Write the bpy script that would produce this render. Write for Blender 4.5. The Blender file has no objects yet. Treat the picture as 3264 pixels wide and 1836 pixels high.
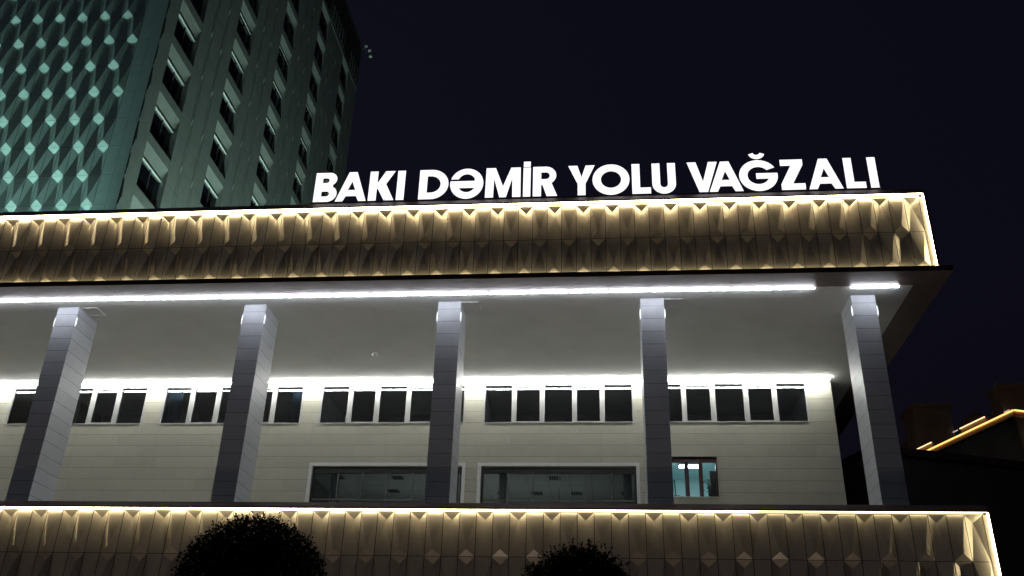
import bpy, bmesh, math, random
from mathutils import Vector, Matrix, noise
random.seed(7)
WF, WS, WB = 370, 720, 175
SC = bpy.context.scene
COL = SC.collection
R = math.radians

# ------------------------------------------------------------------ materials
def new_mat(name):
    m = bpy.data.materials.new(name); m.use_nodes = True
    nt = m.node_tree; nt.nodes.clear()
    out = nt.nodes.new('ShaderNodeOutputMaterial')
    return m, nt, out

def node(nt, typ, **kw):
    n = nt.nodes.new(typ)
    for k, v in kw.items():
        setattr(n, k, v)
    return n

def math_n(nt, op, a=None, b=None, clamp=False):
    n = nt.nodes.new('ShaderNodeMath'); n.operation = op; n.use_clamp = clamp
    for i, v in enumerate((a, b)):
        if v is None: continue
        if isinstance(v, (int, float)): n.inputs[i].default_value = v
        else: nt.links.new(v, n.inputs[i])
    return n.outputs[0]

def pbr(name, col, rough=0.5, metal=0.0, var=0.12, scale=1.5, spec=0.5, bump=0.0, bscale=40.0):
    """paint / metal / stone with mottled tone and a little bump"""
    m, nt, out = new_mat(name)
    b = node(nt, 'ShaderNodeBsdfPrincipled')
    b.inputs['Roughness'].default_value = rough
    b.inputs['Metallic'].default_value = metal
    b.inputs['Specular IOR Level'].default_value = spec
    geo = node(nt, 'ShaderNodeNewGeometry')
    nz = node(nt, 'ShaderNodeTexNoise'); nz.inputs['Scale'].default_value = scale
    nz.inputs['Detail'].default_value = 6
    nt.links.new(geo.outputs['Position'], nz.inputs['Vector'])
    ramp = node(nt, 'ShaderNodeMapRange')
    ramp.inputs['From Min'].default_value = 0.25; ramp.inputs['From Max'].default_value = 0.75
    ramp.inputs['To Min'].default_value = 1 - var; ramp.inputs['To Max'].default_value = 1 + var
    nt.links.new(nz.outputs['Fac'], ramp.inputs['Value'])
    mx = node(nt, 'ShaderNodeVectorMath', operation='SCALE')
    mx.inputs[0].default_value = col
    nt.links.new(ramp.outputs['Result'], mx.inputs['Scale'])
    nt.links.new(mx.outputs['Vector'], b.inputs['Base Color'])
    if bump:
        n2 = node(nt, 'ShaderNodeTexNoise'); n2.inputs['Scale'].default_value = bscale
        n2.inputs['Detail'].default_value = 4
        nt.links.new(geo.outputs['Position'], n2.inputs['Vector'])
        bp = node(nt, 'ShaderNodeBump'); bp.inputs['Strength'].default_value = bump
        bp.inputs['Distance'].default_value = 0.02
        nt.links.new(n2.outputs['Fac'], bp.inputs['Height'])
        nt.links.new(bp.outputs['Normal'], b.inputs['Normal'])
    nt.links.new(b.outputs['BSDF'], out.inputs['Surface'])
    return m

def emit(name, col, strength):
    m, nt, out = new_mat(name)
    e = node(nt, 'ShaderNodeEmission')
    e.inputs['Color'].default_value = (*col, 1); e.inputs['Strength'].default_value = strength
    nt.links.new(e.outputs['Emission'], out.inputs['Surface'])
    return m

def coursed(name, col, zoff, course, width=None, rough=0.5, joint=0.022, var=0.10, dark=0.45, spec=0.3, jd=0.6):
    """stone slab cladding in horizontal courses (and, with width, stacked vertical joints)"""
    m, nt, out = new_mat(name)
    b = node(nt, 'ShaderNodeBsdfPrincipled')
    b.inputs['Roughness'].default_value = rough
    b.inputs['Specular IOR Level'].default_value = spec
    geo = node(nt, 'ShaderNodeNewGeometry')
    sep = node(nt, 'ShaderNodeSeparateXYZ'); nt.links.new(geo.outputs['Position'], sep.inputs[0])
    zz = math_n(nt, 'DIVIDE', math_n(nt, 'SUBTRACT', sep.outputs['Z'], zoff), course)
    fz = math_n(nt, 'FRACT', zz); iz = math_n(nt, 'FLOOR', zz)
    lz = math_n(nt, 'LESS_THAN', fz, joint / course)
    line = lz
    if width:
        xx = math_n(nt, 'DIVIDE', math_n(nt, 'ADD', sep.outputs['X'], 200.37), width)
        row = math_n(nt, 'MULTIPLY', math_n(nt, 'MODULO', math_n(nt, 'ADD', iz, 400.0), 2.0), 0.5)
        xx = math_n(nt, 'ADD', xx, row)
        fx = math_n(nt, 'FRACT', xx); ix = math_n(nt, 'FLOOR', xx)
        lx = math_n(nt, 'MULTIPLY', math_n(nt, 'LESS_THAN', fx, joint * 0.6 / width), 0.35)
        line = math_n(nt, 'MAXIMUM', lz, lx)
        cell = node(nt, 'ShaderNodeCombineXYZ')
        nt.links.new(ix, cell.inputs[0]); nt.links.new(iz, cell.inputs[1])
    else:
        cell = node(nt, 'ShaderNodeCombineXYZ')
        nt.links.new(iz, cell.inputs[0])
        nt.links.new(math_n(nt, 'FLOOR', math_n(nt, 'DIVIDE', sep.outputs['X'], 1.5)), cell.inputs[1])
    wn = node(nt, 'ShaderNodeTexWhiteNoise'); nt.links.new(cell.outputs[0], wn.inputs['Vector'])
    nz = node(nt, 'ShaderNodeTexNoise'); nz.inputs['Scale'].default_value = 2.2; nz.inputs['Detail'].default_value = 8
    nt.links.new(geo.outputs['Position'], nz.inputs['Vector'])
    t1 = math_n(nt, 'MULTIPLY', math_n(nt, 'SUBTRACT', wn.outputs['Value'], 0.5), var)
    t2 = math_n(nt, 'MULTIPLY', math_n(nt, 'SUBTRACT', nz.outputs['Fac'], 0.5), var * 1.6)
    tone = math_n(nt, 'ADD', math_n(nt, 'ADD', t1, t2), 1.0)
    tone = math_n(nt, 'MULTIPLY', tone, math_n(nt, 'SUBTRACT', 1.0, math_n(nt, 'MULTIPLY', line, 1 - dark)))
    mx = node(nt, 'ShaderNodeVectorMath', operation='SCALE'); mx.inputs[0].default_value = col
    nt.links.new(tone, mx.inputs['Scale'])
    nt.links.new(mx.outputs['Vector'], b.inputs['Base Color'])
    bp = node(nt, 'ShaderNodeBump'); bp.inputs['Strength'].default_value = jd; bp.inputs['Distance'].default_value = 0.01
    bp.invert = True
    nt.links.new(line, bp.inputs['Height']); nt.links.new(bp.outputs['Normal'], b.inputs['Normal'])
    nt.links.new(b.outputs['BSDF'], out.inputs['Surface'])
    return m

def glass(name, tint, refl=1.0, rough=0.01):
    m, nt, out = new_mat(name)
    t = node(nt, 'ShaderNodeBsdfTransparent'); t.inputs['Color'].default_value = (*tint, 1)
    g = node(nt, 'ShaderNodeBsdfGlossy'); g.inputs['Roughness'].default_value = rough
    g.inputs['Color'].default_value = (.9, .95, 1, 1)
    f = node(nt, 'ShaderNodeFresnel'); f.inputs['IOR'].default_value = 1.55
    mx = node(nt, 'ShaderNodeMixShader')
    nt.links.new(math_n(nt, 'MULTIPLY', f.outputs[0], refl, True), mx.inputs[0])
    nt.links.new(t.outputs[0], mx.inputs[1]); nt.links.new(g.outputs[0], mx.inputs[2])
    nt.links.new(mx.outputs[0], out.inputs['Surface'])
    return m

M = {
 'stone_col': coursed('column_stone', (.405, .42, .455), 20.243 - 0.39, 0.605, None, 0.42, dark=0.35, spec=0.4),
 'stone_wall': coursed('wall_stone', (.475, .46, .385), 20.461 - .62, 0.62, 2.4, 0.55, var=0.10, dark=0.5),
 'stone_base': coursed('base_stone', (.30, .27, .23), 0.0, 0.7, 1.4, 0.6),
 'soffit': pbr('soffit_plaster', (.76, .76, .74), 0.75, 0, 0.05, 0.7, 0.2),
 'rim': pbr('soffit_rim_metal', (.19, .145, .135), 0.5, 0.1, 0.08, 1.0),
 'lip': pbr('dark_brown_metal', (.060, .030, .027), 0.75, 0.0, 0.15, 2.0, 0.15),
 'cap': pbr('brown_cap_metal', (.26, .15, .115), 0.5, 0.1, 0.15, 2.0),
 'panel': pbr('bronze_panel', (.47, .42, .345), 0.36, 0.55, 0.06, 3.0, 0.5, 0.05, 9.0),
 'void': pbr('panel_backing', (.02, .016, .014), 0.8),
 'tower': pbr('tower_panel', (.36, .40, .385), 0.5, 0.25, 0.10, 1.2, 0.5, 0.05, 6.0),
 'tower_side': pbr('tower_side_panel', (.33, .345, .335), 0.55, 0.1, 0.12, 0.9),
 'tower_frame': pbr('tower_window_frame', (.75, .76, .76), 0.4, 0.2),
 'crown': pbr('tower_crown_metal', (.055, .042, .036), 0.6, 0.3, 0.7, 1.4),
 'roofing': pbr('roof_membrane', (.06, .055, .05), 0.85),
 'white_frame': pbr('white_window_frame', (.43, .43, .425), 0.4, 0, 0.04),
 'surround': pbr('white_stone_surround', (.72, .72, .72), 0.5, 0, 0.04),
 'dark_frame': pbr('dark_window_frame', (.035, .032, .033), 0.4, 0.3),
 'mid_frame': pbr('grey_glazing_bar', (.17, .17, .165), 0.4, 0.4),
 'brown_frame': pbr('reddish_brown_frame', (.085, .028, .026), 0.4),
 'glass_up': glass('upper_glass', (.42, .46, .47), 1.7, 0.004),
 'glass_low': glass('lower_glass', (.55, .6, .59), 0.8),
 'glass_room': glass('room_glass', (.9, .95, .95), 0.6),
 'glass_tower': pbr('tower_glass', (.010, .010, .014), 0.06, 0, 0.2, 1.0, 0.55),
 'interior': pbr('office_interior', (.20, .205, .20), 0.8, 0, 0.1, 0.5),
 'interior_dark': pbr('dark_interior', (.36, .34, .40), 0.8),
 'tile': pbr('ceiling_tile', (.44, .46, .44), 0.8, 0, 0.06),
 'tile_gap': pbr('ceiling_grid', (.06, .07, .07), 0.7),
 'teal': pbr('teal_room_paint', (.46, .63, .65), 0.7, 0, 0.05),
 'curtain': pbr('grey_curtain', (.42, .43, .42), 0.9),
 'blue_blind': pbr('blue_blind', (.06, .11, .19), 0.7),
 'white_pl': pbr('white_plastic', (.78, .78, .77), 0.4, 0, 0.03),
 'letter_side': pbr('letter_return', (.62, .60, .62), 0.45, 0, 0.04),
 'leaf': pbr('dark_leaves', (.014, .017, .011), 0.9, 0, 0.35, 5.0, 0.08),
 'bark': pbr('bark', (.08, .06, .045), 0.9, 0, 0.3, 6.0, 0.3, 0.6, 20),
 'paving': coursed('paving', (.22, .21, .20), 0, 1.0, 1.2, 0.7),
 'terrace': pbr('terrace_stone', (.46, .45, .42), 0.6, 0, 0.08),
 'road': pbr('asphalt', (.05, .05, .05), 0.85, 0, 0.2, 3.0),
 'annex': pbr('annex_render', (.05, .045, .045), 0.8),
 'far_stone': pbr('far_stone', (.34, .26, .19), 0.8, 0, 0.25, 0.5),
 'far_bright': pbr('far_lit_stone', (.42, .33, .2), 0.8, 0, 0.2, 0.6),
 'metal': pbr('grey_metal', (.22, .22, .23), 0.45, 0.6),
 'post': pbr('lamp_post_paint', (.03, .03, .032), 0.5, 0.3),
 'pot': pbr('dark_pot', (.05, .035, .03), 0.7),
 'plant': pbr('plant_leaf', (.02, .045, .02), 0.5, 0, 0.3, 8),
 'cabinet': pbr('cabinet_wood', (.10, .085, .08), 0.5, 0, 0.15, 4),
 'letter': emit('letter_face', (.96, .95, 1.0), 1.3),
 'tube': emit('cool_tube', (.88, .92, 1.0), 56.0),
 'tube_in': emit('cool_tube_bright', (.95, .97, .90), 86.0),
 'sconce': emit('cool_sconce', (.90, .94, 1.0), 1.7),
 'room_lamp': emit('room_lamp', (.85, 1.0, 1.0), 55.0),
 'far_led': emit('amber_led', (1.0, .47, .13), 2.4),
 'far_glow': emit('far_warm_glow', (1.0, .62, .3), 2.2),
 'far_dot': emit('far_dot', (1.0, .8, .62), 0.55),
 'globe': emit('plaza_globe', (1.0, .80, .68), 64.0),
 'flood': emit('flood_lens', (.62, 1.0, .86), 4.0),
}
WARM = (1.0, .86, .53)
for i, s in enumerate((34, 27, 17, 9, 21)):
    M['warm%d' % i] = emit('warm_led_%d' % i, WARM, s)

# ------------------------------------------------------------------ helpers
def tag(o, label=None, cat=None, group=None, kind=None):
    if label: o['label'] = label
    if cat: o['category'] = cat
    if group: o['group'] = group
    if kind: o['kind'] = kind
    return o

def empty(name, loc, label=None, cat=None, group=None, kind=None):
    o = bpy.data.objects.new(name, None); COL.objects.link(o)
    o.location = loc; o.empty_display_size = 0.3
    return tag(o, label, cat, group, kind)

WORLD = {}
class MB:
    """collects world-space faces and links them as ONE mesh object"""
    def __init__(s): s.v = []; s.f = []; s.mi = []
    def face(s, pts, mi=0):
        n = len(s.v); s.v += [tuple(p) for p in pts]; s.f.append(tuple(range(n, n + len(pts)))); s.mi.append(mi)
    def box(s, x0, x1, y0, y1, z0, z1, mi=0):
        n = len(s.v)
        s.v += [(x, y, z) for x in (x0, x1) for y in (y0, y1) for z in (z0, z1)]
        for q in ((0, 1, 3, 2), (4, 6, 7, 5), (0, 4, 5, 1), (2, 3, 7, 6), (0, 2, 6, 4), (1, 5, 7, 3)):
            s.f.append(tuple(n + i for i in q)); s.mi.append(mi)
    def tube(s, pts, rad, seg=10, mi=0):
        rings = []
        for i, p in enumerate(pts):
            p = Vector(p)
            a = Vector(pts[max(i - 1, 0)]); b = Vector(pts[min(i + 1, len(pts) - 1)])
            d = (b - a).normalized()
            u = d.cross(Vector((0, 0, 1)) if abs(d.z) < .9 else Vector((1, 0, 0))).normalized(); w = d.cross(u)
            r = rad[i] if isinstance(rad, (list, tuple)) else rad
            n = len(s.v)
            s.v += [tuple(p + u * math.cos(t) * r + w * math.sin(t) * r) for t in (2 * math.pi * k / seg for k in range(seg))]
            rings.append(n)
        for a, b in zip(rings, rings[1:]):
            for k in range(seg):
                k2 = (k + 1) % seg
                s.f.append((a + k, a + k2, b + k2, b + k)); s.mi.append(mi)
        s.f.append(tuple(rings[0] + k for k in range(seg))[::-1]); s.mi.append(mi)
        s.f.append(tuple(rings[-1] + k for k in range(seg))); s.mi.append(mi)
    def sphere(s, c, r, seg=14, rings=8, mi=0, sz=1.0):
        pts = []
        for i in range(rings + 1):
            t = math.pi * i / rings
            pts.append((math.sin(t) * r, math.cos(t) * r * sz))
        n = len(s.v)
        for rr, zz in pts:
            for k in range(seg):
                a = 2 * math.pi * k / seg
                s.v.append((c[0] + rr * math.cos(a), c[1] + rr * math.sin(a), c[2] + zz))
        for i in range(rings):
            for k in range(seg):
                k2 = (k + 1) % seg
                s.f.append((n + i * seg + k, n + (i + 1) * seg + k, n + (i + 1) * seg + k2, n + i * seg + k2)); s.mi.append(mi)
    def build(s, name, mats, parent=None, smooth=False, bevel=0.0):
        if not isinstance(mats, (list, tuple)): mats = [mats]
        loc = Vector((0, 0, 0))
        if parent is not None:
            loc = WORLD.get(parent.name, Vector(parent.location))
        me = bpy.data.meshes.new(name)
        me.from_pydata([tuple(Vector(v) - loc) for v in s.v], [], s.f)
        for m in mats: me.materials.append(m)
        for p, i in zip(me.polygons, s.mi): p.material_index = i
        bm = bmesh.new(); bm.from_mesh(me)
        bmesh.ops.remove_doubles(bm, verts=bm.verts, dist=1e-4)
        if bevel:
            bmesh.ops.bevel(bm, geom=[e for e in bm.edges if len(e.link_faces) == 2 and e.calc_face_angle(0) > .5], offset=bevel, segments=2, affect='EDGES', profile=.6)
        bm.to_mesh(me); bm.free()
        if smooth:
            for p in me.polygons: p.use_smooth = True
        o = bpy.data.objects.new(name, me); COL.objects.link(o)
        if parent is not None:
            o.parent = parent
            WORLD[o.name] = loc
        return o

def top(mb, name, mats, label, cat, origin, group=None, kind=None, smooth=False, bevel=0.0):
    """a top-level thing of one mesh with its origin at its base"""
    loc = Vector(origin)
    mb.v = [tuple(Vector(v) - loc) for v in mb.v]
    o = mb.build(name, mats, None, smooth, bevel)
    o.location = loc
    return tag(o, label, cat, group, kind)

def wall_holes(mb, x0, x1, z0, z1, y, holes, depth=0.35):
    xs = sorted({x0, x1, *[h[0] for h in holes], *[h[1] for h in holes]})
    zs = sorted({z0, z1, *[h[2] for h in holes], *[h[3] for h in holes]})
    for a, b in zip(xs, xs[1:]):
        for c, d in zip(zs, zs[1:]):
            mx, mz = (a + b) / 2, (c + d) / 2
            if any(h[0] < mx < h[1] and h[2] < mz < h[3] for h in holes): continue
            mb.face([(a, y, c), (b, y, c), (b, y, d), (a, y, d)])
    for a, b, c, d in holes:
        mb.face([(a, y, c), (a, y + depth, c), (a, y + depth, d), (a, y, d)])
        mb.face([(b, y, c), (b, y, d), (b, y + depth, d), (b, y + depth, c)])
        mb.face([(a, y, d), (a, y + depth, d), (b, y + depth, d), (b, y, d)])
        mb.face([(a, y, c), (b, y, c), (b, y + depth, c), (a, y + depth, c)])

def facets(mb, fn, us, hw, vs, H, t, parity, gap=0.012, rgap=0.011, plain=(), Hd=None, td=None):
    """folded panels: strip centres us (half width hw), seam levels vs from the top down.
    A strip carries a down-facing diamond on the seam levels of its own parity."""
    Hd = H if Hd is None else Hd; td = t if td is None else td
    for j, u in enumerate(us):
        l, r = u - hw + gap, u + hw - gap
        for k in range(len(vs) - 1):
            a, b = vs[k] - rgap, vs[k + 1] + rgap
            if j in plain:
                mb.face([fn(l, a, 0), fn(l, b, 0), fn(r, b, 0), fn(r, a, 0)]); continue
            dia_top = ((j + k + parity) % 2 == 0)
            TL, TR, BL, BR = fn(l, a, 0), fn(r, a, 0), fn(l, b, 0), fn(r, b, 0)
            if dia_top:
                D = fn(u, a - td, -Hd)
                mb.face([TL, D, TR]); mb.face([TL, BL, D]); mb.face([TR, D, BR]); mb.face([BL, BR, D])
            else:
                C = fn(u, b + t, H)
                mb.face([TL, C, TR]); mb.face([TL, BL, C]); mb.face([TR, C, BR]); mb.face([BL, BR, C])

# ------------------------------------------------------------------ ground
g = MB(); g.face([(-900, -900, 0), (900, -900, 0), (900, 900, 0), (-900, 900, 0)])
o = g.build('ground', M['road']); tag(o, 'dark asphalt ground around the station', 'ground', kind='structure')
g = MB(); g.box(-70, 45, -34, 8, 0.004, 0.12)
o = g.build('plaza', M['paving']); tag(o, 'paved plaza in front of the station', 'plaza', kind='structure')

# ------------------------------------------------------------------ station building
ZT = 20.243            # soffit
XE = 21.15             # right end of both clad bands
YF = -1.75             # clad plane
XL = -34.0
station = empty('station_building', (0, 6, 0),
    'wide pale stone station with a colonnade between two faceted bands edged in warm light', 'building')
P = station

def fas_fn(u, v, h): return (u, YF - h, v)

def fascia(name, vs, parity, zled, ledruns, zcap, zbot, lab, vled):
    mb = MB()
    n = 85
    us = [20.64 - 0.64 * i for i in range(n)]
    facets(mb, fas_fn, us, 0.32, vs, 0.15, 0.25, parity, Hd=.18, td=.25)
    mb.face([(21.0, YF, vs[0] + .012), (XL - 22, YF, vs[0] + .012), (XL - 22, YF, zled + .04), (21.0, YF, zled + .04)])
    # end return panel at the right corner
    mb.face([(20.972, YF, vs[0]), (20.972, YF, vs[-1]), (XE - .03, YF - .05, vs[-1]), (XE - .03, YF - .05, vs[0])])
    mb.face([(XE - .03, YF - .05, vs[0]), (XE - .03, YF - .05, vs[-1]), (XE, YF + .1, vs[-1]), (XE, YF + .1, vs[0])])
    mb.face([(XE, YF + .1, vs[0]), (XE, YF + .1, vs[-1]), (XE, 26, vs[-1]), (XE, 26, vs[0])])
    f = mb.build(name, M['panel'], P); f['label'] = lab
    bk = MB(); bk.face([(20.98, YF + .30, vs[0] + .05), (XL - 22, YF + .30, vs[0] + .05), (XL - 22, YF + .30, vs[-1] - .02), (20.98, YF + .30, vs[-1] - .02)])
    bk.build('backing', M['void'], f)
    # cap that carries the warm ribbon
    c = MB()
    prof = [(YF - .24, zled + .045), (YF - .24, zled + .06), (YF + .20, zcap), (YF + .5, zcap), (YF + .5, zled + .045)]
    e0 = [Vector((XL - 20, y, z)) for y, z in prof]; e1 = [Vector((XE + .06, y, z)) for y, z in prof]
    c.face(e0); c.face(e1[::-1])
    for i in range(5): j = (i + 1) % 5; c.face([e0[j], e0[i], e1[i], e1[j]])
    c.box(XL - 20, XE + .06, YF - .24, YF - .222, zled - .0, zled + .045)
    c.build('cap', M['cap' if zcap > 20 else 'lip'], f)
    # ribbon of warm light, run by run
    edges = ledruns
    for (xa, xb, mi) in edges:
        l = MB(); l.box(xa, xb - .012, YF - .165, YF - .115, zled + .010, zled + .040)
        l.build('light_strip', M['warm%d' % mi], f)
    # vertical ribbon at the right end with its edge trim
    l = MB(); l.box(XE - .075, XE - .035, YF - .205, YF - .155, vled, zled - .01)
    l.build('light_strip', M['warm1'], f)
    l = MB(); l.box(XE - .03, XE + .05, YF - .215, YF + .0, vs[-1], zled - .002)
    l.build('edge_trim', M['lip'], f)
    return f

up = fascia('upper_cladding', [24.03, 22.32, 20.61], 0, 24.10, [(-54, -20, 0), (-20, 4, 0), (4, 21.1, 0)], 24.60, 20.5,
            'upper band of bronze folded panels with diamond points', 20.56)
l = MB(); l.box(XL - 20, XE - .05, YF - .14, YF - .09, 20.485, 20.525)
l.build('light_strip', M['warm4'], up)
lo = fascia('lower_cladding', [10.34, 8.665, 6.99, 5.3], 0, 10.385, [(-54, -6, 0), (-6, 5, 1), (5, 13, 2), (13, 21.1, 3)], 10.74, 5.3,
            'lower band of bronze folded panels with diamond points', 5.35)

# roof edge: dark lip, rim and soffit
b = MB(); b.box(XL - 20, 21.62, -2.15, YF + .02, ZT + .004, 20.475)
b.box(XE + .02, 21.62, YF + .02, 27, ZT + .004, 20.475)
b.build('roof_lip', M['lip'], P)
b = MB(); b.box(XL - 20, 21.615, -2.145, -.845, ZT, ZT + .003); b.box(20.40, 21.615, -.845, 27, ZT, ZT + .003)
b.build('soffit_rim', M['rim'], P)
b = MB(); b.box(XL - 20, 20.385, -.81, 10.0, ZT, ZT + .2)
sof = b.build('soffit', M['soffit'], P)
b = MB(); b.box(19.19, 20.385, 10.0, 27, ZT, ZT + .2); b.build('soffit', M['soffit'], P)
b = MB(); b.box(XL - 20, 20.40, -.845, -.81, ZT + .03, ZT + .06); b.build('soffit_groove', M['void'], P)
b = MB(); b.box(XL - 20, XE - .02, YF + .34, 26, 20.48, 23.75); b.build('roof', M['roofing'], P)
b = MB(); b.box(XL - 20, XE - .02, YF + .34, YF + .5, 23.75, 24.14); b.build('parapet', M['roofing'], P)

# access hatches and detector in the soffit
for hx, hy in ((1.02, 0.08), (-16.95, 0.08), (10.05, .08)):
    b = MB()
    b.box(hx, hx + .8, hy, hy + .018, ZT - .018, ZT - .001); b.box(hx, hx + .8, hy + .78, hy + .798, ZT - .018, ZT - .001)
    b.box(hx, hx + .018, hy + .018, hy + .78, ZT - .018, ZT - .001); b.box(hx + .782, hx + .8, hy + .018, hy + .78, ZT - .018, ZT - .001)
    b.box(hx + .03, hx + .77, hy + .03, hy + .768, ZT - .010, ZT - .001)
    b.build('access_hatch', M['soffit'], P)
b = MB(); b.tube([(-4.19, 5.8, ZT), (-4.19, 5.8, ZT - .06), (-4.19, 5.8, ZT - .11)], [.17, .17, .10], 20)
top(b, 'smoke_detector', M['white_pl'], 'small white round smoke detector on the pale soffit', 'smoke detector', (-4.19, 5.8, ZT - .11))

# columns
CW, CD = 1.02, 1.776
for i in range(-3, 3):
    x = i * 9.0
    b = MB(); b.box(x, x + CW, 0, CD, 9.9, ZT - .002)
    c = b.build('column', M['stone_col'], P, bevel=.012)

# back wall with its openings
holesW = [(.88 + 9 * k, 8.93 + 9 * k, 17.97, 20.17) for k in range(-3, 2)]
holesL = [(.92 + 9 * k, 8.93 + 9 * k, 10.6, 15.63) for k in (-1, 0)]
holeR = (10.62, 13.02, 14.06, 16.12)
b = MB(); wall_holes(b, XL - 20, 19.19, 9.9, ZT - .002, 10.0, holesW + holesL + [holeR], .34)
b.face([(19.19, 10, 9.9), (19.19, 26, 9.9), (19.19, 26, ZT - .002), (19.19, 10, ZT - .002)])
b.build('wall', M['stone_wall'], P)
b = MB(); b.box(XL - 20, XE - .03, YF + .42, 26, 9.6, 9.9); b.build('terrace_floor', M['terrace'], P)
b = MB(); b.box(XL - 20, XE - .03, YF + .34, YF + .4, 5.3, 10.42); b.build('parapet', M['roofing'], P)
b = MB(); b.box(XL - 20, XE - .02, YF + .32, 26, .0, 9.6)
b.build('ground_storey', M['stone_base'], P)

# upper windows: white frame, four broad mullions, sashes in the second and fourth light
def upper_window(k):
    x0, x1, z0, z1 = holesW[k]
    yf, yb = 10.02, 10.19
    f = MB()
    f.box(x0, x0 + .10, yf, yb, z0, z1); f.box(x1 - .10, x1, yf, yb, z0, z1)
    f.box(x0 + .10, x1 - .10, yf, yb, z1 - .07, z1); f.box(x0 + .10, x1 - .10, yf - .05, yb, z0, z0 + .05)
    ms = [(1.54, 1.74), (3.10, 3.31), (4.77, 4.97), (6.30, 6.50)]
    for a, c in ms: f.box(x0 + a, x0 + c, yf + .003, yb, z0 + .05, z1 - .07)
    for a, c in ((1.74, 3.10), (4.97, 6.30)):     # sashes
        a += x0; c += x0
        f.box(a, c, yf + .012, yb - .02, z1 - .16, z1 - .07); f.box(a, c, yf + .012, yb - .02, z0 + .05, z0 + .11)
        f.box(a, a + .06, yf + .012, yb - .02, z0 + .11, z1 - .16); f.box(c - .06, c, yf + .012, yb - .02, z0 + .11, z1 - .16)
    w = f.build('upper_window', M['white_frame'], P)
    gp = MB(); gp.face([(x0 + .05, 10.12, z0 + .03), (x1 - .05, 10.12, z0 + .03), (x1 - .05, 10.12, z1 - .03), (x0 + .05, 10.12, z1 - .03)])
    gp.build('pane', M['glass_up'], w)
    if k == 1:
        for a, c in ((.14, .95), (7.28, 7.92)):
            cb = MB()
            n = 8
            for q in range(n):
                u0, u1 = x0 + a + (c - a) * q / n, x0 + a + (c - a) * (q + 1) / n
                cb.face([(u0, 10.42 + .03 * (q % 2), z0), (u1, 10.42 + .03 * ((q + 1) % 2), z0), (u1, 10.42 + .03 * ((q + 1) % 2), z1), (u0, 10.42 + .03 * (q % 2), z1)])
            cb.build('blind', M['blue_blind'], w)
for k in range(5): upper_window(k)

# rooms behind the wall
b = MB()
def room(mb, x0, x1, y0, y1, z0, z1, openfront=True):
    mb.face([(x0, y1, z0), (x1, y1, z0), (x1, y1, z1), (x0, y1, z1)])
    mb.face([(x0, y0, z0), (x1, y0, z0), (x1, y1, z0), (x0, y1, z0)])
    mb.face([(x0, y0, z1), (x0, y1, z1), (x1, y1, z1), (x1, y0, z1)])
    mb.face([(x0, y0, z0), (x0, y1, z0), (x0, y1, z1), (x0, y0, z1)])
    mb.face([(x1, y0, z0), (x1, y0, z1), (x1, y1, z1), (x1, y1, z0)])
for k in range(5):
    x0, x1, z0, z1 = holesW[k]
    room(b, x0 - .02, x1 + .02, 10.34, 15, 17.2, 20.2)
b.build('upper_room', M['interior_dark'], P)

# lower glazed openings with white surround, dark bars and an office ceiling inside
def lower_window(x0, x1, z1):
    f = MB()
    f.box(x0 - .17, x0, 9.955, 10.02, 10.6, z1 + .17); f.box(x1, x1 + .17, 9.955, 10.02, 10.6, z1 + .17)
    f.box(x0, x1, 9.955, 10.02, z1, z1 + .17)
    w = f.build('lower_window', M['surround'], P)
    d = MB()
    d.box(x0, x1, 10.20, 10.32, z1 - .34, z1 - .02); d.box(x0, x0 + .12, 10.2, 10.32, 10.6, z1 - .34); d.box(x1 - .1, x1, 10.2, 10.32, 10.6, z1 - .34)
    d.build('frame', M['dark_frame'], w)
    d = MB()
    for a in (1.40, 2.72, 4.05, 5.40, 6.74):
        d.box(x0 + a - .03, x0 + a + .03, 10.19, 10.31, 10.6, z1 - .34)
    d.box(x0 + .12, x1 - .1, 10.195, 10.30, 13.86, 13.93)
    d.build('glazing_bar', M['mid_frame'], w)
    gp = MB(); gp.face([(x0, 10.26, 10.6), (x1, 10.26, 10.6), (x1, 10.26, z1), (x0, 10.26, z1)])
    gp.build('pane', M['glass_low'], w)
    for cx in (.9, 7.35):
        cb = MB(); n = 14
        for q in range(n):
            u0, u1 = x0 + cx + .42 * q / n, x0 + cx + .42 * (q + 1) / n
            h0, h1 = .05 * math.sin(q * 1.9), .05 * math.sin((q + 1) * 1.9)
            cb.face([(u0, 10.55 + h0, 10.6), (u1, 10.55 + h1, 10.6), (u1, 10.55 + h1, z1 - .1), (u0, 10.55 + h0, z1 - .1)])
        cb.build('curtain', M['curtain'], w)
    return w
for h in holesL: lower_window(h[0], h[1], h[3])
b = MB(); room(b, -9.0, 10.2, 10.345, 21, 11, 16.02); b.build('office_room', M['interior'], P)
b = MB()
zc = 16.0
for ix in range(16):
    for iy in range(9):
        b.box(-9 + ix * 1.2 + .012, -9 + (ix + 1) * 1.2 - .012, 10.36 + iy * 1.15 + .012, 10.36 + (iy + 1) * 1.15 - .012, zc - .03, zc - .01)
ceil = b.build('office_ceiling', M['tile'], P)
for vx, vy in ((-4.2, 13.4), (-5.0, 16.2), (-2.6, 16.2), (4.6, 13.4), (3.4, 16.6), (5.7, 16.6), (8.6, 16.6), (1.4, 16.6), (-7.6, 13.4)):
    b = MB()
    for q in range(5):
        b.box(vx - .32 + q * .13, vx - .32 + q * .13 + .10, vy - .32, vy + .32, zc - .06, zc - .031)
    b.build('diffuser', M['tile_gap'], ceil)

la = bpy.data.lights.new('office_fill', 'AREA'); la.shape = 'RECTANGLE'; la.size = 14; la.size_y = 3; la.energy = 85; la.color = (.92, 1, .95)  # unseen upward area light added to brighten the office ceiling
lo_ = bpy.data.objects.new('office_fill', la); COL.objects.link(lo_); lo_.location = (.6, 15, 11.3); lo_.rotation_euler = (R(180), 0, 0)

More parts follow.
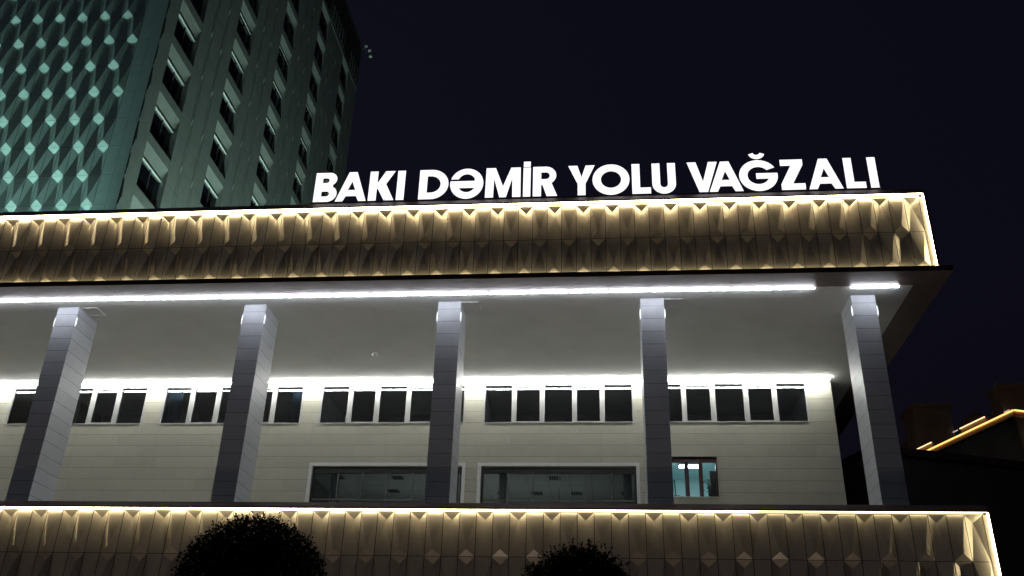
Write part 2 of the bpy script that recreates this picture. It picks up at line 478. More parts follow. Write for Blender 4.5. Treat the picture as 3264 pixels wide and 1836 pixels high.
# lit office with brown window frame
def lit_window():
    x0, x1, z0, z1 = holeR
    f = MB(); f.box(x0 - .06, x0, 9.97, 10.2, z0 - .02, z1 + .06); f.box(x1, x1 + .06, 9.97, 10.2, z0 - .02, z1 + .06)
    f.box(x0, x1, 9.97, 10.2, z1, z1 + .06); f.box(x0, x1, 9.95, 10.2, z0 - .05, z0)
    w = f.build('lit_window', M['stone_wall'], P)
    w['label'] = 'small window of the lit teal office with brown bars'
    d = MB()
    d.box(x0, x1, 10.15, 10.28, z1 - .24, z1)
    for a, c in ((x0, x0 + .06), (11.38, 11.59), (12.09, 12.29), (x1 - .07, x1)): d.box(a, c, 10.15, 10.28, z0, z1 - .24)
    d.build('frame', M['brown_frame'], w)
    gp = MB(); gp.face([(x0, 10.21, z0), (x1, 10.21, z0), (x1, 10.21, z1), (x0, 10.21, z1)]); gp.build('pane', M['glass_room'], w)
lit_window()
b = MB(); room(b, 10.3, 15.2, 10.345, 16.2, 13.2, 16.7); b.build('lit_office', M['teal'], P)
b = MB(); b.box(11.35, 12.55, 13.0, 13.5, 16.60, 16.695, 0); b.box(11.40, 12.5, 13.06, 13.44, 16.56, 16.60, 1)
top(b, 'ceiling_lamp', [M['white_pl'], M['room_lamp']], 'bright rectangular lamp on the ceiling of the teal office', 'ceiling lamp', (11.95, 13.25, 16.56))
b = MB(); b.box(12.72, 13.9, 10.75, 11.35, 13.2, 15.55); b.box(12.70, 12.72, 10.78, 11.32, 13.3, 15.5); b.box(12.68, 13.92, 10.73, 11.37, 15.55, 15.6)
top(b, 'cabinet', M['cabinet'], 'tall dark cabinet just inside the lit office window', 'cabinet', (13.3, 11.05, 13.2), bevel=.01)

def potted(x, y, zt, n, h, spread, label, stick):
    e = empty('potted_plant', (x, y, 13.2), label, 'plant')
    b = MB(); b.tube([(x, y, 13.2), (x, y, 13.75), (x, y, 13.95)], [.13, .17, .19], 16); b.build('pot', M['pot'], e)
    l = MB()
    if stick: l.tube([(x - .05, y, 13.9), (x - .12, y, zt + .95)], .03, 6)
    for q in range(n):
        a = random.uniform(0, 6.28); rr = random.uniform(.02, spread); hz = 13.95 + random.uniform(.1, h)
        p0 = Vector((x + rr * .4 * math.cos(a), y + rr * .4 * math.sin(a), hz - .1)); p1 = Vector((x + rr * math.cos(a), y + rr * math.sin(a), hz))
        l.tube([(x, y, 13.9), tuple(p0), tuple(p1)], [.012, .008, .004], 5)
        d = Vector((math.cos(a), math.sin(a), random.uniform(-.8, .2))).normalized(); s = d.cross(Vector((0, 0, 1))).normalized() * random.uniform(.04, .07)
        t = p1 + d * random.uniform(.12, .2); mid = (p1 + t) / 2 + Vector((0, 0, .02))
        l.face([p1, mid + s, t, mid - s])
    l.build('leaves', M['plant'], e)
potted(12.62, 10.52, 15.0, 46, 1.15, .34, 'leafy potted plant before the dark cabinet in the lit window', False)
potted(10.98, 10.50, 14.1, 26, .38, .2, 'low potted plant with an upright stick in the lit window', True)

# soffit light tubes
def tubes(y, z, mat, xa, xb, seg, label, group, wide=.05, rad=.024):
    n = int(round((xb - xa) / seg)); s = (xb - xa) / n
    for i in range(n):
        x0 = xa + i * s; jit = random.uniform(-.008, .008)
        b = MB(); b.box(x0 + .02, x0 + s - .02, y - wide * .5 + jit, y + wide * .5 + jit, z + .05, z + .075, 0)
        b.tube([(x0 + .034, y + jit, z + .03), (x0 + s - .034, y + jit, z + .03)], rad, 10, 1)
        top(b, 'strip_light', [M['white_pl'], mat], label, 'strip light', (x0 + s / 2, y, z + .03), group)
tubes(-.828, ZT - .078, M['tube'], -34.4, 16.36, 1.75, 'cool white light tube in the unbroken row under the front edge of the soffit', 'tubes in the unbroken front row of the soffit')
b = MB(); b.box(17.84, 19.80, -.853, -.803, ZT - .028, ZT - .003, 0); b.tube([(17.85, -.828, ZT - .048), (19.79, -.828, ZT - .048)], .024, 10, 1)
top(b, 'strip_light', [M['white_pl'], M['tube']], 'lone cool white light tube past the gap, above the rightmost column', 'strip light', (18.82, -.828, ZT - .048))
tubes(9.52, ZT - .10, M['tube_in'], -34.2, 19.1, 1.75, 'very bright white light tube in the row washing the back wall above the windows', 'tubes in the row along the back wall', wide=.06, rad=.045)

# small wall lamps on both sides of every column head
ORD = {-2: 'leftmost', -1: 'second', 0: 'third', 1: 'fourth', 2: 'rightmost', -3: 'hidden'}
for i in range(-2, 3):
    for s in (0, 1):
        x = i * 9.0 + (CW + .022 if s else -.022)
        b = MB(); b.sphere((x, .03, 19.50), .028, 12, 10, 0, 9.0)
        b.box(x - .052 * (1 if s else 0) + (0 if s else .0), x + (.0 if s else .052), .03, .11, 19.4, 19.66, 1)
        top(b, 'wall_lamp', [M['sconce'], M['metal']], 'slim glowing lamp on the %s flank of the %s column from the left' % ('right' if s else 'left', ORD[i]) if abs(i) < 2 else
            'slim glowing lamp on the %s flank of the %s column' % ('right' if s else 'left', ORD[i]), 'wall lamp', (x, .07, 19.3), 'wall lamps on the column heads', smooth=True)

# ------------------------------------------------------------------ sign
H = 1.62
def arc(cx, cy, rx, ry, a0, a1, n=20):
    return [(cx + rx * math.cos(R(a0 + (a1 - a0) * i / n)), cy + ry * math.sin(R(a0 + (a1 - a0) * i / n))) for i in range(n + 1)]
def g_I(w): return [[(0, 0), (w, 0), (w, H), (0, H)]]
def g_L(w): return [[(0, 0), (w, 0), (w, .33), (.36, .33), (.36, H), (0, H)]]
def g_A(w):
    c = w / 2
    return [[(0, 0), (.36, 0), (.49, .28), (w - .49, .28), (w - .36, 0), (w, 0), (c + .19, H), (c - .19, H)], [(c - .18, .62), (c, 1.09), (c + .18, .62)]]
def g_B(w):
    hb = .88; ht = H - hb; wt = w * .95
    out = [(0, 0)] + arc(w - .44, .44, .44, .44, -90, 62) + arc(wt - .38, H - .37, .38, .37, -55, 90) + [(0, H)]
    h1 = [(.36, .30)] + arc(w - .50, .435, .14, .135, -90, 90, 10) + [(.36, .57)]
    h2 = [(.36, 1.05)] + arc(wt - .48, 1.18, .12, .13, -90, 90, 10) + [(.36, 1.31)]
    return [out, h1, h2]
def g_K(w):
    return [[(0, 0), (.38, 0), (.38, .62), (.42, .66), (w - .44, 0), (w + .02, 0), (.80, .90), (w, H), (w - .46, H), (.42, 1.02), (.38, 1.00), (.38, H), (0, H)]]
def g_D(w):
    return [[(0, 0)] + arc(w - .81, .81, .81, .81, -90, 90, 28) + [(0, H)], [(.38, .36)] + arc(w - .82, .81, .45, .45, -90, 90, 22) + [(.38, 1.26)]]
def g_schwa(w):
    r = w / 2; ry = .83; cy = .80
    a0 = 180 - math.degrees(math.asin((1.05 - cy) / ry)); a1 = 180 - math.degrees(math.asin((.945 - cy) / ry))
    out = arc(r, cy, r, ry, a1 - 360, a0 - 0, 60)           # all the way round, counter-clockwise
    ix = r - .36; iy = ry - .36
    up = arc(r, cy + .05, ix, iy, 158, 22, 20)
    out += [(r - ix * .93, 1.05)] + [p for p in up if p[1] > 1.05] + [(r + ix * .9, .945)]
    low = [(r - ix * .86, .56)] + [p for p in arc(r, cy, ix, iy, 205, 335, 20) if p[1] < .56] + [(r + ix * .86, .56)]
    return [out, low]
def g_M(w):
    c = w / 2
    return [[(0, 0), (.38, 0), (.40, 1.02), (c - .15, 0), (c + .15, 0), (w - .40, 1.02), (w - .38, 0), (w, 0), (w - .02, H), (w - .46, H), (c, .60), (.46, H), (.02, H)]]
def g_Idot(w): return [[(0, 0), (w, 0), (w, H - .02), (0, H - .02)], [(.01, H + .02), (w - .01, H + .02), (w - .01, H + .31), (.01, H + .31)]]
def g_R(w):
    out = [(0, 0), (.38, 0), (.38, .60), (.44, .62), (w - .46, 0), (w + .02, 0), (.86, .70)] + arc(w - .52, 1.13, .49, .49, -48, 90, 20) + [(0, H)]
    return [out, [(.38, .93)] + arc(w - .50, 1.115, .17, .185, -90, 90, 12) + [(.38, 1.30)]]
def g_Y(w):
    c = w / 2
    return [[(c - .18, 0), (c + .18, 0), (c + .18, .62), (w, H), (w - .42, H), (c, .98), (.42, H), (0, H), (c - .18, .62)]]
def g_O(w):
    r = w / 2
    return [arc(r, .81, r, .83, 0, 354, 60), arc(r, .81, r - .38, .45, 0, 354, 50)]
def g_U(w):
    r = w / 2
    return [[(0, H)] + arc(r, r - .03, r, r, 180, 360, 26) + [(w, H), (w - .36, H)] + arc(r, r - .03, r - .36, r - .34, 360, 180, 22) + [(.36, H)]]
def g_V(w):
    c = w / 2
    return [[(c - .19, 0), (c + .19, 0), (w, H), (w - .40, H), (c, .56), (.40, H), (0, H)]]
def g_G(w):
    r = w / 2; ry = .83; cy = .81
    out = arc(r, cy, r, ry, 5, -338 + 8, 70)
    i0 = arc(r, cy, r - .37, ry - .37, 38, 338, 50)
    i0 = [p for p in i0 if not (p[0] > r and p[1] < .66 and p[1] > .60)]
    brv = arc(r, H + .44, .37, .36, 195, 345, 18) + arc(r, H + .46, .16, .15, 345, 195, 14)
    body = out + i0 + [(r + (r - .37) * .93, .63), (r - .10, .63), (r - .10, .93), (r + r * .985, .93)]
    return [body, brv]
def g_Z(w): return [[(0, 0), (w, 0), (w, .33), (.52, .33), (w - .02, 1.33), (w - .02, H), (.04, H), (.04, 1.29), (w - .56, 1.29), (0, .30)]]
SIGN = [('B', g_B, -6.04, 1.09), ('A', g_A, -4.99, 1.47), ('K', g_K, -3.43, 1.20), ('I', g_I, -2.11, .37), ('D', g_D, -1.06, 1.38),
        ('Ə', g_schwa, .40, 1.55), ('M', g_M, 2.05, 1.64), ('İ', g_Idot, 3.80, .34), ('R', g_R, 4.25, 1.10), ('Y', g_Y, 5.87, 1.22), ('O', g_O, 6.98, 1.68),
        ('L', g_L, 8.77, .84), ('U', g_U, 9.68, 1.06), ('V', g_V, 11.27, 1.36), ('A', g_A, 12.21, 1.50), ('Ğ', g_G, 13.57, 1.70), ('Z', g_Z, 15.38, 1.05),
        ('A', g_A, 16.57, 1.48), ('L', g_L, 18.19, .85), ('I', g_I, 19.23, .36)]
sign = empty('station_sign', (6.8, -1.2, 23.75), 'glowing white sign letters reading BAKI DƏMİR YOLU VAĞZALI on the roof edge', 'sign')
YS = -1.3; ZB = 24.885
dg = bpy.context.evaluated_depsgraph_get
for ch, fn, x, w in SIGN:
    cu = bpy.data.curves.new('letter', 'CURVE'); cu.dimensions = '2D'; cu.fill_mode = 'BOTH'
    cu.extrude = .055; cu.bevel_depth = .022; cu.bevel_resolution = 2; cu.offset = -.020
    for poly in fn(w):
        sp = cu.splines.new('POLY'); sp.points.add(len(poly) - 1); sp.use_cyclic_u = True
        for q, (a, c) in zip(sp.points, poly): q.co = (a, c, 0, 1)
    tmp = bpy.data.objects.new('letter', cu); COL.objects.link(tmp)
    me = bpy.data.meshes.new_from_object(tmp.evaluated_get(dg()))
    bpy.data.objects.remove(tmp); bpy.data.curves.remove(cu)
    me.materials.clear(); me.materials.append(M['letter']); me.materials.append(M['letter_side'])
    me.transform(Matrix.Rotation(R(90), 4, 'X'))
    me.transform(Matrix.Translation(Vector((x, YS + .077, ZB)) - Vector(sign.location)))
    me.update()
    for p in me.polygons: p.material_index = 0 if p.normal.y < -.35 else 1
    o = bpy.data.objects.new('letter', me); COL.objects.link(o); o.parent = sign
    o['label'] = 'glowing white letter %s' % ch
b = MB()
b.box(-6.15, 19.72, YS + .02, YS + .10, 24.78, 24.84); b.box(-6.15, 19.72, YS + .45, YS + .51, 24.78, 24.84)
for i in range(27):
    x = -6.0 + i * .985
    b.box(x, x + .05, YS + .10, YS + .45, 24.785, 24.835)
b.build('rail', M['cap'], sign)
for i in range(14):
    x = -5.9 + i * 1.95
    b = MB(); b.box(x, x + .06, YS + .16, YS + .22, 23.75, 24.78); b.build('post', M['metal'], sign)
for ch, fn, x, w in SIGN:
    for fx in (.2, .8):
        b = MB(); b.box(x + w * fx - .02, x + w * fx + .02, YS + .05, YS + .09, 24.84, 24.95); b.build('bracket', M['metal'], sign)
for x in (-5.75, -2.6, 3.75, 9.95, 16.4, 19.6):
    b = MB(); b.tube([(x, YS - .09, 24.89), (x + .01, YS - .10, 24.80), (x, YS - .09, 24.72)], .014, 6); b.build('cable', M['white_pl'], sign)

# ------------------------------------------------------------------ tower
TX = -22.8; TY = 10.0; TZ0 = 9.9; TZ1 = 77.0
tower = empty('tower_building', (-42, 32, 0), 'tall grey tower washed green with a diamond panelled front and windowed flank', 'building')
def tf_fn(u, v, h): return (u, TY - h, v)
b = MB()
vs = [32.42 + 2.247 * k for k in range(14, -5, -1)]
us = [-23.975 - .836 * i for i in range(36)]
facets(b, tf_fn, us, .418, vs, .18, .41, 1, .014, .008, plain=(0,), Hd=.22, td=.38)
b.face([(-23.557, TY, vs[-1]), (TX - .02, TY, vs[-1]), (TX - .02, TY, vs[0]), (-23.557, TY, vs[0])])
b.build('front_cladding', M['tower'], tower)
b = MB(); b.box(-62, TX - .6, TY + .32, 53.4, TZ0, TZ1); b.build('core', M['void'], tower)
b = MB()
fl = 4.255; zl0 = 37.38 - fl
wins = []
YW = [11.50 + 8.85 * c for c in range(5)]
WW = [3.48, 3.3, 3.2, 3.0, 2.75]
REC = .42
zb_all, zt_all = zl0 - 3.2 - fl * 2, TZ1
def side(u, v, h): return (TX + h, u, v)
edges = []
for c in range(5):
    y0 = YW[c]; y1 = y0 + WW[c]
    edges.append((y0, y1))
    for r in range(-2, 11):
        zl = zl0 + fl * r; zs = zl - 2.0
        # recess faces: flared head (faces down), sill (faces up), cheeks, spandrel
        A = (TX - REC, y0, zl); B = (TX - REC, y1, zl); C_ = (TX, y1, zl + 1.0); D_ = (TX, y0, zl + 1.0)
        b.face([A, D_, C_, B])
        E_ = (TX - REC, y0, zs); F_ = (TX - REC, y1, zs); G_ = (TX, y1, zs - .5); H_ = (TX, y0, zs - .5)
        b.face([E_, F_, G_, H_])
        b.face([A, E_, H_, D_]); b.face([B, C_, G_, F_])
        ztop = zs + fl - .5
        b.face([D_, (TX, y0, ztop), (TX, y1, ztop), C_])
        if r >= -1 and r <= 9: wins.append((y0, y1, zs, zl))
b.box(TX - .02, TX + .0, TY, YW[0], TZ0, TZ1)
# top band under the roof
b.build('side_cladding', M['tower_side'], tower)
# folded piers between the window columns
b = MB()
pier = [(edges[i][1], edges[i + 1][0]) for i in range(4)] + [(edges[4][1], 53.6)]
vs2 = [zl0 + fl * 11 - 2.1275 * k for k in range(27)]
for a, c in pier:
    b = MB()
    ks = [a + 1.66, a + 3.62] if c - a > 5 else [a + 1.66]
    cuts = [a]
    for k_ in ks: cuts += [k_ - .18, k_ + .18]
    cuts.append(c)
    for u0, u1 in zip(cuts[::2], cuts[1::2]):
        mid = (u0 + u1) / 2
        facets(b, side, [mid], (u1 - u0) / 2, vs2, .0, .3, 1, .014, .008, plain=(0,))
    for k_ in ks: facets(b, side, [k_], .18, vs2, .05, .35, 1, .014, .008)
    b.build('folded_pier', M['tower_side'], tower)
# jagged dark strip standing in for the shade in the corner groove
b = MB()
for k in range(19):
    za = 32.42 + 2.247 * (14 - k)
    dx = .10 if k % 2 else .0
    b.face([(TX - .04, TY - .02, za), (TX + .05 + dx, TY - .03, za - 1.7), (TX + .05, TY - .02, za - 2.247), (TX - .04, TY - .02, za - 2.247)])
    b.face([(TX + .05 + dx, TY - .03, za - 1.7), (TX - .04, TY - .02, za), (TX - .02, TY + .12, za), (TX + .01 + dx, TY + .12, za - 1.7)])
b.build('corner_shade', M['void'], tower)
for y0, y1, zs, zl in wins:
    f = MB(); x = TX - REC
    f.box(x + .0, x + .17, y0 + .02, y1 - .02, zl - .055, zl - .005)           # bright head bar
    f.box(x + .02, x + .08, y0 + .02, y0 + .07, zs, zl - .10)
    w = f.build('window', M['tower_frame'], tower)
    f = MB()
    f.box(x + .02, x + .07, y0 + .55, y0 + .62, zs, zl - .06); f.build('mullion', M['metal'], w)
    f = MB(); f.box(x + .02, x + .07, y0 + (y1 - y0) * .54, y0 + (y1 - y0) * .54 + .08, zs, zl - .06); f.build('mullion', M['metal'], w)
    f = MB(); f.face([(x + .01, y0, zs), (x + .01, y1, zs), (x + .01, y1, zl), (x + .01, y0, zl)]); f.build('pane', M['glass_tower'], w)
b = MB(); b.box(-62, TX + .02, TY - .02, 53.6, TZ1 - .25, TZ1); b.build('roof', M['tower_side'], tower)
b = MB(); b.box(-61.5, TX - .05, TY + .4, 53.55, TZ1, 83.4); b.box(-61.6, TX + .02, TY + .3, 53.62, 83.4, 83.8)
for i in range(44):
    y = TY + .9 + i * .98
    b.box(TX - .05, TX + .03, y, y + .4, TZ1 + .6, 83.0)
b.build('crown', M['crown'], tower)
cam_e = empty('security_camera', (TX + .0, 53.7, 83.0), 'white security cameras on the top corner of the tower', 'security camera')
b = MB(); b.tube([(TX - .1, 53.6, 83.6), (TX + .5, 53.9, 83.8), (TX + .5, 53.9, 83.0)], .07, 8); b.build('bracket', M['metal'], cam_e)
for dx, dz in ((.2, 84.3), (.75, 83.55), (.95, 82.6)):
    b = MB(); b.sphere((TX + dx + .2, 54.0, dz), .24, 12, 8, 0, .85); b.build('housing', M['white_pl'], cam_e, smooth=True)

# ------------------------------------------------------------------ linear washers at the tower foot
def washer(x, y, length, along_y, e, label, col, spread):
    t = empty('wall_washer', (x, y, 23.75), label, 'wall washer', 'linear washers on the station roof at the tower foot')
    sx, sy = (.09, length / 2) if along_y else (length / 2, .09)
    b = MB(); b.box(x - sx, x + sx, y - sy, y + sy, 23.85, 23.98)
    for q in (-.4, .4):
        cx, cy = (x, y + length * q) if along_y else (x + length * q, y)
        b.box(cx - .05, cx + .05, cy - .05, cy + .05, 23.75, 23.85)
    b.build('housing', M['metal'], t)
    b = MB(); b.box(x - sx + .02, x + sx - .02, y - sy + .02, y + sy - .02, 23.982, 24.0); b.build('lens', M['flood'], t)
    la = bpy.data.lights.new('washer_lamp', 'AREA'); la.shape = 'RECTANGLE'; la.size = .14 if along_y else length; la.size_y = length if along_y else .14
    la.energy = e; la.color = col; la.spread = R(spread)
    lo_ = bpy.data.objects.new('washer_lamp', la); COL.objects.link(lo_); lo_.parent = t
    lo_.location = (0, 0, .27); lo_.rotation_euler = (R(180), 0, 0)
for i in range(4):
    washer(-27.3 - i * 8.6, TY - 1.25, 8.4, False, WF, 'green linear washer on the roof along the tower front', (.50, 1.0, .88), 32)
for i in range(4):  # outer row added only as fill for the dark front facets
    washer(-27.3 - i * 8.6, TY - 7.0, 8.4, False, WB, 'dim pale linear washer added further out to fill the dark tower front', (.62, 1.0, .90), 130)
for i in range(5):
    washer(TX + 4.2, 14.6 + i * 8.8, 8.6, True, WS, 'pale green linear washer on the roof along the tower flank', (.66, 1.0, .85), 110)

# ------------------------------------------------------------------ right hand side
annex = empty('annex_building', (32, 20, 0), 'low unlit annex with a dark flat roof edge right of the colonnade', 'building')
A = Vector((23.79, 14.58, 0)); B = Vector((31.14, 17.22, 0)); d = (B - A).normalized(); n = Vector((-d.y, d.x, 0))
A0 = A - d * 2.0; B0 = A + d * 45
def prism(mb, a, bb, depth, z0, z1, mi=0):
    c = bb + n_ * depth; e = a + n_ * depth
    lo4 = [Vector((q.x, q.y, z0)) for q in (a, bb, c, e)]; hi = [Vector((q.x, q.y, z1)) for q in (a, bb, c, e)]
    mb.face(lo4[::-1], mi); mb.face(hi, mi)
    for i in range(4):
        j = (i + 1) % 4; mb.face([lo4[i], lo4[j], hi[j], hi[i]], mi)
n_ = n
b = MB(); prism(b, A0, B0, 12, 0, 17.55); b.build('wall', M['annex'], annex)
b = MB(); prism(b, A0 - n * .2, B0 - n * .2, 12.4, 17.56, 18.0); b.build('roof', M['lip'], annex)

far = empty('far_building', (56, 72, 0), 'distant dark stone building with an amber light line along its cornice', 'building')
C0 = Vector((50.05, 60.0, 0)); dA = Vector((-.317, .948, 0)).normalized(); dB = Vector((.948, .317, 0)).normalized()
ZC = 36.3
n_ = dA
b = MB(); prism(b, C0, C0 + dB * 22, 36, 0, ZC - .6); b.build('wall', M['far_stone'], far)
b = MB(); prism(b, C0 - dA * .5 - dB * .5, C0 + dB * 22.5 - dA * .5, 37, ZC - .6, ZC - .12); b.build('roof', M['far_stone'], far)
b = MB()
def bar(mb, a, bb, z0, z1, w, mi=0):
    dd = (bb - a).normalized(); nn = Vector((-dd.y, dd.x, 0)) * w / 2
    pts = [a - nn, bb - nn, bb + nn, a + nn]
    lo4 = [Vector((q.x, q.y, z0)) for q in pts]; hi = [Vector((q.x, q.y, z1)) for q in pts]
    mb.face(lo4[::-1], mi); mb.face(hi, mi)
    for i in range(4):
        j = (i + 1) % 4; mb.face([lo4[i], lo4[j], hi[j], hi[i]], mi)
bar(b, C0 - dA * .55 - dB * .6, C0 + dA * 35 - dB * .6, ZC - .12, ZC + .02, .10)
bar(b, C0 - dA * .6 - dB * .5, C0 + dB * 22 - dA * .6, ZC - .12, ZC + .02, .10)
b.build('light_strip', M['far_led'], far)
# second thin light line, in short runs above the cornice
for k, (s0, s1) in enumerate(((4.6, 8.8), (14.0, 20.0), (26.0, 32.0))):
    b = MB(); bar(b, C0 + dA * s0 + dB * .2, C0 + dA * s1 + dB * .2, ZC + 1.0, ZC + 1.09, .09); b.build('light_run', M['far_glow'], far)
    b = MB(); bar(b, C0 + dA * s0 + dB * .45, C0 + dA * s1 + dB * .45, ZC - .1, ZC + .98, .25); b.build('parapet', M['far_stone'], far)
# arches of the lit right face, their light put into glowing and paler faces
for q in range(4):
    for lv in range(2):
        z = ZC - 3.4 - lv * 3.4
        p0 = C0 + dB * (1.0 + q * 3.1) - dA * .02
        pts = [(0, 0), (2.3, 0)] + arc(1.15, 1.4, 1.15, .8, 0, 180, 10)
        b = MB(); fr = [p0 + dB * a + Vector((0, 0, z + c)) for a, c in pts]; bk = [v - dA * .12 for v in fr]
        b.face(bk)
        for i in range(len(fr)): j = (i + 1) % len(fr); b.face([fr[i], fr[j], bk[j], bk[i]])
        b.build('lit_arch', M['far_glow'] if q < 3 else M['far_bright'], far)
def turret(x0, x1, y, z1, roof):
    b = MB(); b.box(x0, x1, y, y + (x1 - x0), ZC - .12, z1 - .5)
    b.box(x0 - .3, x1 + .3, y - .3, y + (x1 - x0) + .3, z1 - .5, z1)
    cx, cy = (x0 + x1) / 2, y + (x1 - x0) / 2
    if roof:
        hw = (x1 - x0) / 2 - .2
        for a, c in (((-1, -1), (1, -1)), ((1, -1), (1, 1)), ((1, 1), (-1, 1)), ((-1, 1), (-1, -1))):
            b.face([(cx + a[0] * hw, cy + a[1] * hw, z1), (cx + c[0] * hw, cy + c[1] * hw, z1), (cx, cy, z1 + roof)])
    b.build('roof_turret', M['far_stone'], far)
turret(48.3, 53.0, 85, 46.4, 0.0); turret(53.4, 55.5, 80, 43.0, 1.2); turret(55.4, 58.5, 75, 45.2, .8); turret(48.6, 51.2, 90, 43.0, 1.4)
for k, (x, y, z) in enumerate(((53.2, 79.9, 41.0), (55.2, 79.9, 42.0), (55.6, 74.8, 41.6), (55.5, 74.8, 39.6), (56.2, 74.6, 38.2), (52.3, 84.8, 40.4), (48.9, 89.7, 41.2), (50.1, 89.7, 41.8), (50.6, 89.6, 40.9), (53.0, 84.9, 42.5))):
    b = MB(); b.tube([(x - .32, y - .25, z - .15), (x + .32, y - .25, z + .15)], .075, 8); b.build('roof_lamp', M['far_dot'], far)

# ------------------------------------------------------------------ clipped trees in front
def topiary(x, y, zc, r, label, ragged, nleaf, seed):
    rnd = random.Random(seed)
    t = empty('topiary_tree', (x, y, .12), label, 'tree', 'clipped trees before the station')
    b = MB(); b.tube([(x, y, .12), (x + .03, y, 1.2), (x - .02, y + .02, zc - r * .6), (x, y, zc)], [.14, .10, .09, .05], 10)
    for q in range(9):
        a = q * 2.4; e = Vector((math.cos(a) * r * .7, math.sin(a) * r * .7, r * (.1 + .09 * q) - r * .3))
        b.tube([(x, y, zc - r * .55), tuple(Vector((x, y, zc - r * .1)) + e * .5), tuple(Vector((x, y, zc)) + e)], [.045, .03, .012], 6)
    b.build('trunk', M['bark'], t, smooth=True)
    c = MB()
    def rad(d):
        return r * (1 + ragged * (noise.noise(d * 2.3 + Vector((seed, 0, 0))) * .9 + .5 * noise.noise(d * 6 + Vector((0, seed, 0)))))
    for i in range(nleaf):
        d = Vector((rnd.gauss(0, 1), rnd.gauss(0, 1), rnd.gauss(0, 1))).normalized()
        rr = rad(d) * (rnd.random() ** .22)
        if rnd.random() < .03: rr = rad(d) * rnd.uniform(1.0, 1.0 + ragged * .9)
        p = Vector((x, y, zc)) + d * rr
        u = Vector((rnd.gauss(0, 1), rnd.gauss(0, 1), rnd.gauss(0, 1))).normalized()
        u = (u + d * .8).normalized(); w = u.cross(d + Vector((.01, .02, .03))).normalized()
        L = rnd.uniform(.04, .08); W = L * .33
        c.face([p, p + u * L * .5 + w * W, p + u * L, p + u * L * .5 - w * W])
    # twigs that stick out
    for i in range(int(160 * ragged / .1)):
        d = Vector((rnd.gauss(0, 1), rnd.gauss(0, 1), abs(rnd.gauss(.3, 1)))).normalized()
        p = Vector((x, y, zc)) + d * rad(d) * .95
        u = (d + Vector((rnd.gauss(0, .4), rnd.gauss(0, .4), rnd.gauss(.2, .4)))).normalized(); L = rnd.uniform(.08, .24) * (1 + ragged)
        c.tube([tuple(p), tuple(p + u * L)], [.005, .002], 4)
        for q in range(6):
            s = p + u * L * (q + 1) / 6; w = Vector((rnd.gauss(0, 1), rnd.gauss(0, 1), rnd.gauss(0, 1))).normalized()
            e = (u * .6 + w).normalized(); v2 = e.cross(u).normalized() * .018
            c.face([s, s + e * .035 + v2, s + e * .075, s + e * .035 - v2])
    c.build('crown', M['leaf'], t)
topiary(.78, -20, 4.30, 1.38, 'larger evenly rounded dark clipped tree at the left', .06, 42000, 3)
topiary(6.80, -20, 4.12, 1.04, 'smaller ragged dark clipped tree right of the larger one', .13, 27000, 9)

# ------------------------------------------------------------------ plaza lamps (below the frame) that give the faint light from the street
for x, y, w in ((2.6, -9.5, 'middle'), (-10.5, -9.8, 'left'), (15.5, -10.0, 'right')):
    t = empty('plaza_lamp', (x, y, .12), 'white globe lamp on a short dark post at the %s of the plaza' % w, 'lamp', 'globe lamps on the plaza')
    b = MB(); b.tube([(x, y, .12), (x, y, .3), (x, y, .34), (x, y, 2.0), (x, y, 2.1)], [.18, .18, .07, .05, .12], 12); b.build('post', M['post'], t)
    b = MB(); b.sphere((x, y, 2.35), .26, 16, 10); b.build('globe', M['globe'], t, smooth=True)

# ------------------------------------------------------------------ night sky, faint added fill light
w = bpy.data.worlds.new('World'); SC.world = w; w.use_nodes = True
nt = w.node_tree; nt.nodes.clear()
out = nt.nodes.new('ShaderNodeOutputWorld'); bg = nt.nodes.new('ShaderNodeBackground')
sky = nt.nodes.new('ShaderNodeTexSky'); sky.sky_type = 'NISHITA'; sky.sun_disc = False
sky.sun_elevation = R(-3.0); sky.sun_rotation = R(200)
sky.air_density = 1.0; sky.dust_density = 2.0; sky.ozone_density = 3.0
glow = nt.nodes.new('ShaderNodeVectorMath'); glow.operation = 'ADD'      # twilight sky plus the even glow of the city
glow.inputs[1].default_value = (.025, .023, .032)
tc = nt.nodes.new('ShaderNodeTexCoord'); sx = nt.nodes.new('ShaderNodeSeparateXYZ'); nt.links.new(tc.outputs['Generated'], sx.inputs[0])
cr = nt.nodes.new('ShaderNodeValToRGB'); mr = nt.nodes.new('ShaderNodeMapRange')
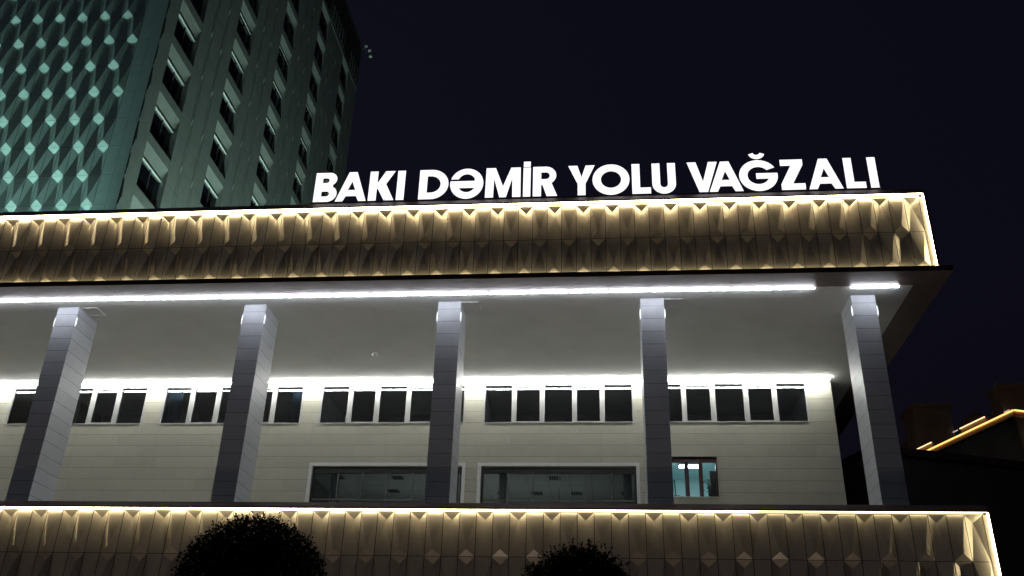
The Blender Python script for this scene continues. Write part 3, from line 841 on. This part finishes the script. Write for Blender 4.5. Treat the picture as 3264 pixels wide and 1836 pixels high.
mr.inputs['From Min'].default_value = -.45; mr.inputs['From Max'].default_value = .45; nt.links.new(sx.outputs['X'], mr.inputs['Value'])
cr.color_ramp.elements[0].color = (.030, .029, .040, 1); cr.color_ramp.elements[0].position = .25     # brighter over the city to the left
cr.color_ramp.elements[1].color = (.020, .0145, .019, 1); cr.color_ramp.elements[1].position = .95
nt.links.new(mr.outputs[0], cr.inputs[0]); nt.links.new(cr.outputs[0], glow.inputs[1])
nt.links.new(sky.outputs[0], glow.inputs[0]); nt.links.new(glow.outputs[0], bg.inputs['Color']); bg.inputs['Strength'].default_value = 0.1
nt.links.new(bg.outputs[0], out.inputs['Surface'])
ml = bpy.data.lights.new('fill_sun', 'SUN'); ml.energy = .012; ml.angle = R(25); ml.color = (.9, .93, 1)  # weak sun lamp added as general fill over the whole scene
mo = bpy.data.objects.new('fill_sun', ml); COL.objects.link(mo); mo.rotation_euler = (R(58), 0, R(38))

# ------------------------------------------------------------------ camera
cam = bpy.data.cameras.new('camera'); co = bpy.data.objects.new('camera', cam); COL.objects.link(co)
cam.sensor_fit = 'HORIZONTAL'; cam.sensor_width = 36.0; cam.lens = 32.97; cam.clip_end = 3000; cam.clip_start = .1
yaw, pitch, roll = -0.1058326, 0.4744997, 0.0317485
f = Vector((math.sin(yaw) * math.cos(pitch), math.cos(yaw) * math.cos(pitch), math.sin(pitch)))
r0 = Vector((math.cos(yaw), -math.sin(yaw), 0)); u0 = r0.cross(f)
rr = r0 * math.cos(roll) + u0 * math.sin(roll); uu = -r0 * math.sin(roll) + u0 * math.cos(roll)
mt = Matrix((rr, uu, -f)).transposed().to_4x4(); mt.translation = Vector((7.2635, -37.3073, 1.6))
co.matrix_world = mt
SC.camera = co
SC.render.engine = 'CYCLES'
SC.view_settings.view_transform = 'Standard'; SC.view_settings.look = 'None'
SC.view_settings.exposure = 0; SC.view_settings.gamma = 1
SC.cycles.use_denoising = True
SC.cycles.max_bounces = 8; SC.cycles.transparent_max_bounces = 16
SC.cycles.sample_clamp_indirect = 4.0
